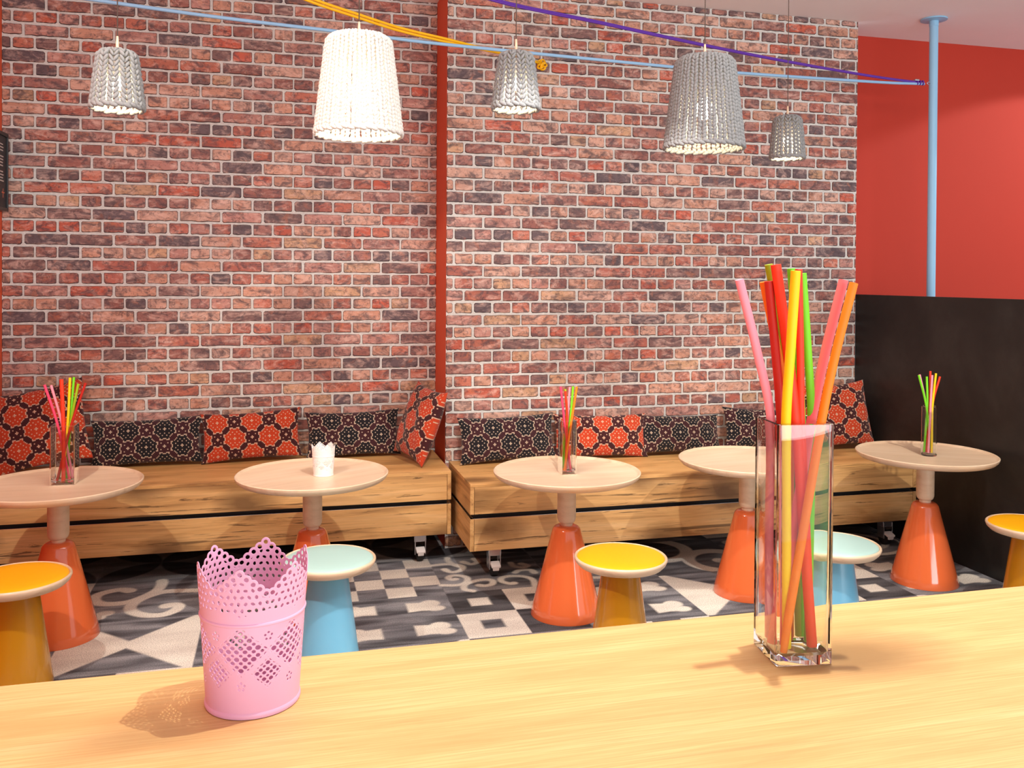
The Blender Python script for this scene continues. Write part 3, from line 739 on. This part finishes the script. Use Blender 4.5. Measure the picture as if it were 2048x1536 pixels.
    obj('rolled_band', lathe([(r-.0008, zb-.0026), (r+.0013, zb-.002), (r+.002, zb), (r+.0013, zb+.002), (r-.0008, zb+.0026)], 96), M[mat], t, True)
    t.scale = (sc_,)*3
    return t
lace_pot('lace_pot', 'pink_metal', 'pink metal pot with lace cut-outs and scalloped rim on the bar counter', (-.033, 1.205, 1.1003), math.radians(-72))
lace_pot('lace_pot', 'white_metal', 'small white metal lace pot on the second round table', (.203, 4.385, ZT-.0118), .3, .80, nu=200, nv=90)

# ---------------------------------------------------------------- knitted lamps
def knit_shade(rt, rb, H, nrib, step, yarn, top_dome):
    """chunky knitted shade: nrib columns of V stitches following a profile from the rim up over the shoulder"""
    prof = [(rb, 0), (rb*.985, .02)]; n = 14
    for i in range(1, n+1): prof.append((rb*.985+(rt-rb*.985)*i/n, .02+(H-top_dome-.02)*i/n))
    rs = top_dome
    for i in range(1, 9):
        a = i/8*math.pi/2; prof.append((rt-rs*(1-math.cos(a)), H-top_dome+rs*math.sin(a)))
    rin = rt-rs; prof.append((max(.02, rin*.35), H))
    L = [0]
    for a, b in zip(prof, prof[1:]): L.append(L[-1]+math.hypot(b[0]-a[0], b[1]-a[1]))
    def at(s):
        for k in range(len(L)-1):
            if s <= L[k+1] or k == len(L)-2:
                f = (s-L[k])/(L[k+1]-L[k]); a, b = prof[k], prof[k+1]
                d = Vector((b[0]-a[0], b[1]-a[1])).normalized(); return a[0]+(b[0]-a[0])*f, a[1]+(b[1]-a[1])*f, d
    bm = bmesh.new(); ns, nr = 8, 6
    unit = []
    for i in range(nr+1):
        ph = math.pi*i/nr; unit.append([(math.sin(ph)*math.cos(2*math.pi*j/ns), math.sin(ph)*math.sin(2*math.pi*j/ns), -math.cos(ph)) for j in range(ns)])
    def lobe(c, ex, ey, ez, a, b, l):
        rows = []
        for i, rw in enumerate(unit):
            if i in (0, nr): rows.append([bm.verts.new(c+ez*(rw[0][2]*l))]); continue
            rows.append([bm.verts.new(c+ex*(x*a)+ey*(y*b)+ez*(z*l)) for x, y, z in rw])
        for p, q in zip(rows, rows[1:]):
            for j in range(ns):
                k = (j+1) % ns
                if len(p) == 1: bm.faces.new((p[0], q[j], q[k]))
                elif len(q) == 1: bm.faces.new((p[j], p[k], q[0]))
                else: bm.faces.new((p[j], p[k], q[k], q[j]))
    s = step*.6
    while s < L[-1]-step*.2:
        r, z, d = at(s)
        for k in range(nrib):
            th = 2*math.pi*k/nrib; pitch = 2*math.pi*r/nrib
            for sd in (-1, 1):
                t2 = th+sd*(pitch*.23)/max(r, .01)+random.uniform(-.012, .012)
                er = Vector((math.cos(t2), math.sin(t2), 0)); et = Vector((-math.sin(t2), math.cos(t2), 0))
                ax = (er*d.x+Vector((0, 0, d.y))); nrm = (er*d.y-Vector((0, 0, d.x)))
                dirn = (ax*math.cos(.55)+et*sd*math.sin(.55)).normalized(); side = dirn.cross(nrm).normalized()
                a = min(yarn, pitch*(.225 if nrib > 16 else .175))*random.uniform(.9, 1.05)
                lobe(er*r+Vector((0, 0, z))+nrm*random.uniform(-.001, .001), side, nrm, dirn, a, yarn*.8, step*.82)
        s += step
    # rim of knotted stitches
    m_ = nrib*2
    for k in range(m_):
        th = 2*math.pi*k/m_; er = Vector((math.cos(th), math.sin(th), 0)); et = Vector((-math.sin(th), math.cos(th), 0)); ez = Vector((0, 0, 1))
        lobe(er*rb+ez*.002*(1 if k % 2 else -1), er, (ez+et*.5).normalized(), (et-ez*.4).normalized(), yarn*.85, yarn*.85, math.pi*rb/m_*1.6)
    return bm
def lamp(name, x, y, zb, H, rt, rb, nrib, step, yarn, wool, label, watt, dome=.03, tip=0):
    t = thing(name, label, 'lamp', (x, y, zb), 0, 'knitted pendant lamps')
    obj('lamp_shade', knit_shade(rt, rb, H, nrib, step, yarn, dome), M[wool], t, True)
    obj('cord', tube([(0, 0, H+.03), (0, 0, ZC-zb)], .0022, 8), M['cord'], t, True)
    obj('cord_grip', lathe([(0, H+.06), (.004, H+.06), (.006, H+.03), (.006, H-.02), (0, H-.02)], 24), M['maple'], t, True)
    br = .022 if H < .3 else .04; bz = H*.42
    prof = arc(0, bz, br, -90, 60, 12); prof = [(max(0, a), b) for a, b in prof]
    obj('bulb', lathe(prof+[(.013, bz+br*1.25), (0, bz+br*1.25)], 32), M['bulb'], t, True)
    obj('lamp_holder', lathe([(0, H-.02), (.018, H-.02), (.018, bz+br*1.25+.001), (0, bz+br*1.25+.001)], 24), M['white_metal'], t, True, 40)
    l = bpy.data.lights.new('bulb_light', 'POINT'); l.energy = watt; l.color = (1, .8, .52); l.shadow_soft_size = .012
    lo = bpy.data.objects.new('bulb_light', l); COL.objects.link(lo); lo.parent = t; lo.location = (0, 0, bz-br-.02)
    return t
lamp('pendant_lamp', -.604, 3.678, 2.29, .212, .072, .094, 12, .0205, .0118, 'wool', 'small grey knitted pendant lamp at the far left', 3.2)
lamp('pendant_lamp', .932, 3.549, 2.348, .222, .070, .094, 12, .0205, .0118, 'wool', 'small grey knitted pendant lamp in front of the orange pilaster edge and yellow strap', 3.2)
lamp('pendant_lamp', 2.692, 4.373, 2.322, .222, .073, .090, 12, .0205, .0115, 'wool', 'smallest looking knitted pendant lamp, rightmost and lowest', 3.2)
lamp('pendant_lamp', .291, 3.497, 2.205, .372, .125, .166, 24, .0150, .0105, 'wool_spotlit', 'large knitted pendant lamp brightly lit almost white', 6, .035)
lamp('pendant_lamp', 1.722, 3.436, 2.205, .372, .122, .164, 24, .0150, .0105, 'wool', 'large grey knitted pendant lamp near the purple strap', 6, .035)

# ---------------------------------------------------------------- pole and straps
t = thing('ceiling_pole', 'light blue metal pole rising from behind the black partition to the ceiling', 'pole', (4.277, 5.153, 0))
obj('pole', lathe([(0, 0), (.028, 0), (.028, ZC-.05), (.030, ZC-.05), (.030, ZC-.014), (0, ZC-.014)], 32), M['pole'], t, True, 40)
obj('flange', lathe([(0, ZC-.001), (.085, ZC-.001), (.085, ZC-.009), (.033, ZC-.013), (0, ZC-.013)], 48), M['pole'], t, True, 40)
obj('flange', lathe([(0, .001), (.085, .001), (.085, .008), (.033, .012), (0, .012)], 48), M['pole'], t, True, 40)
hk = tube(spline([(-.026, -.003, 2.983), (-.04, -.006, 2.992), (-.056, -.008, 2.985), (-.046, -.008, 2.974)], 5), .003, 8)
obj('hook', hk, M['chrome'], t, True)
def strap(name, strands, r, mat, label):
    t = thing(name, label, 'strap', strands[0][0])
    L0 = Vector(strands[0][0])
    for P in strands: obj('strand', tube([p-L0 for p in spline(P, 6)], r, 10), M[mat], t, True)
    return t, L0
blue = [[-1.55, 4.73, 3.055], [-1.087, 4.772, 3.02], [-0.892, 4.791, 3.009], [-0.308, 4.844, 2.984], [0.426, 4.906, 2.968], [0.904, 4.943, 2.955], [2.27, 5.037, 2.945], [2.761, 5.067, 2.944], [3.786, 5.125, 2.962], [4.105, 5.142, 2.974], [4.2, 5.148, 2.978]]
strap('blue_strap', [blue], .0095, 'blue_rope', 'light blue strap stretched across the room to the pole')
yel = [[-0.9, 4.15, 3.41], [-0.147, 4.5, 3.118], [0.112, 4.62, 3.046], [0.397, 4.75, 3.010], [0.625, 4.87, 2.992], [0.914, 5.0, 2.984], [1.073, 5.08, 2.986], [1.277, 5.18, 2.988], [1.53, 5.3, 2.985]]
yel2 = [[p[0]+.01, p[1], p[2]+(.015 if i < 6 else .015-.007*(i-5))] for i, p in enumerate(yel)]
yel2[0][2] = 3.41
ty, L0 = strap('yellow_strap', [yel, yel2], .0075, 'yellow_rope', 'doubled yellow strap ending in a knot on the brick wall')
kb = bmesh.new()
for k in range(5):
    a = k*1.256; c = Vector((1.565+.016*math.cos(a), 5.325, 2.975+.018*math.sin(a)))-L0
    tube([c+Vector((.014*math.cos(b), .008*math.sin(2*b), .014*math.sin(b))) for b in [i*math.pi/8 for i in range(17)]], .0062, 8, kb)
obj('knot', kb, M['yellow_rope'], ty, True)
pur = [[0.1, 4.25, 3.41], [0.797, 4.6, 3.215], [1.115, 4.7, 3.144], [1.763, 4.83, 3.110], [2.461, 4.95, 3.065], [3.086, 5.02, 3.022], [3.767, 5.1, 2.990], [4.16, 5.145, 2.984]]
pur2 = [[p[0], p[1], p[2]+.013*(1-i/8)] for i, p in enumerate(pur)]; pur2[0][2] = 3.412
tp, L0 = strap('purple_strap', [pur, pur2], .0068, 'purple_rope', 'doubled purple strap sloping down to the hook on the pole')
kb = bmesh.new()
for k in range(3):
    c = Vector((4.14+.022*k, 5.144, 2.983))-L0
    tube([c+Vector((0, .012*math.cos(b), .013*math.sin(b))) for b in [i*math.pi/8 for i in range(17)]], .005, 8, kb)
obj('knot', kb, M['purple_rope'], tp, True)
obj('buckle', B(4.118-L0.x, 4.150-L0.x, 5.13-L0.y, 5.158-L0.y, 2.992-L0.z, 3.004-L0.z, bev=.003), M['chrome'], tp)

# ---------------------------------------------------------------- notice board on the left wall
t = thing('notice_board', 'black framed notice board with chalk-white text on the left wall', 'notice board', (XW+.001, 5.42, 2.01))
bx = XW+.001
bm = bmesh.new()
for a in ((-.26, .222, .0, .02), (-.26, .222, .42, .44)): box(bm, 0, .055, a[0], a[1], a[2], a[3], bev=.002)
box(bm, 0, .055, -.26, -.242, .02, .42, bev=.002); box(bm, 0, .055, .204, .222, .02, .42, bev=.002)
obj('frame', bm, M['black_frame'], t)
obj('panel', B(0.001, .046, -.242, .204, .02, .42), M['board'], t)
for k in range(13):
    if k in (3, 8): continue
    zt = .372-k*.017; y1 = .15+random.uniform(-.01, .01)
    obj('text_line', B(.0462, .0468, -.2, y1, zt-.004, zt+.003), M['chalk'], t)
bm = B(.0462, .0468, .145, .15, .075, .125); box(bm, .0462, .0468, .125, .172, .1, .107); obj('emblem', bm, M['coral_mark'], t)
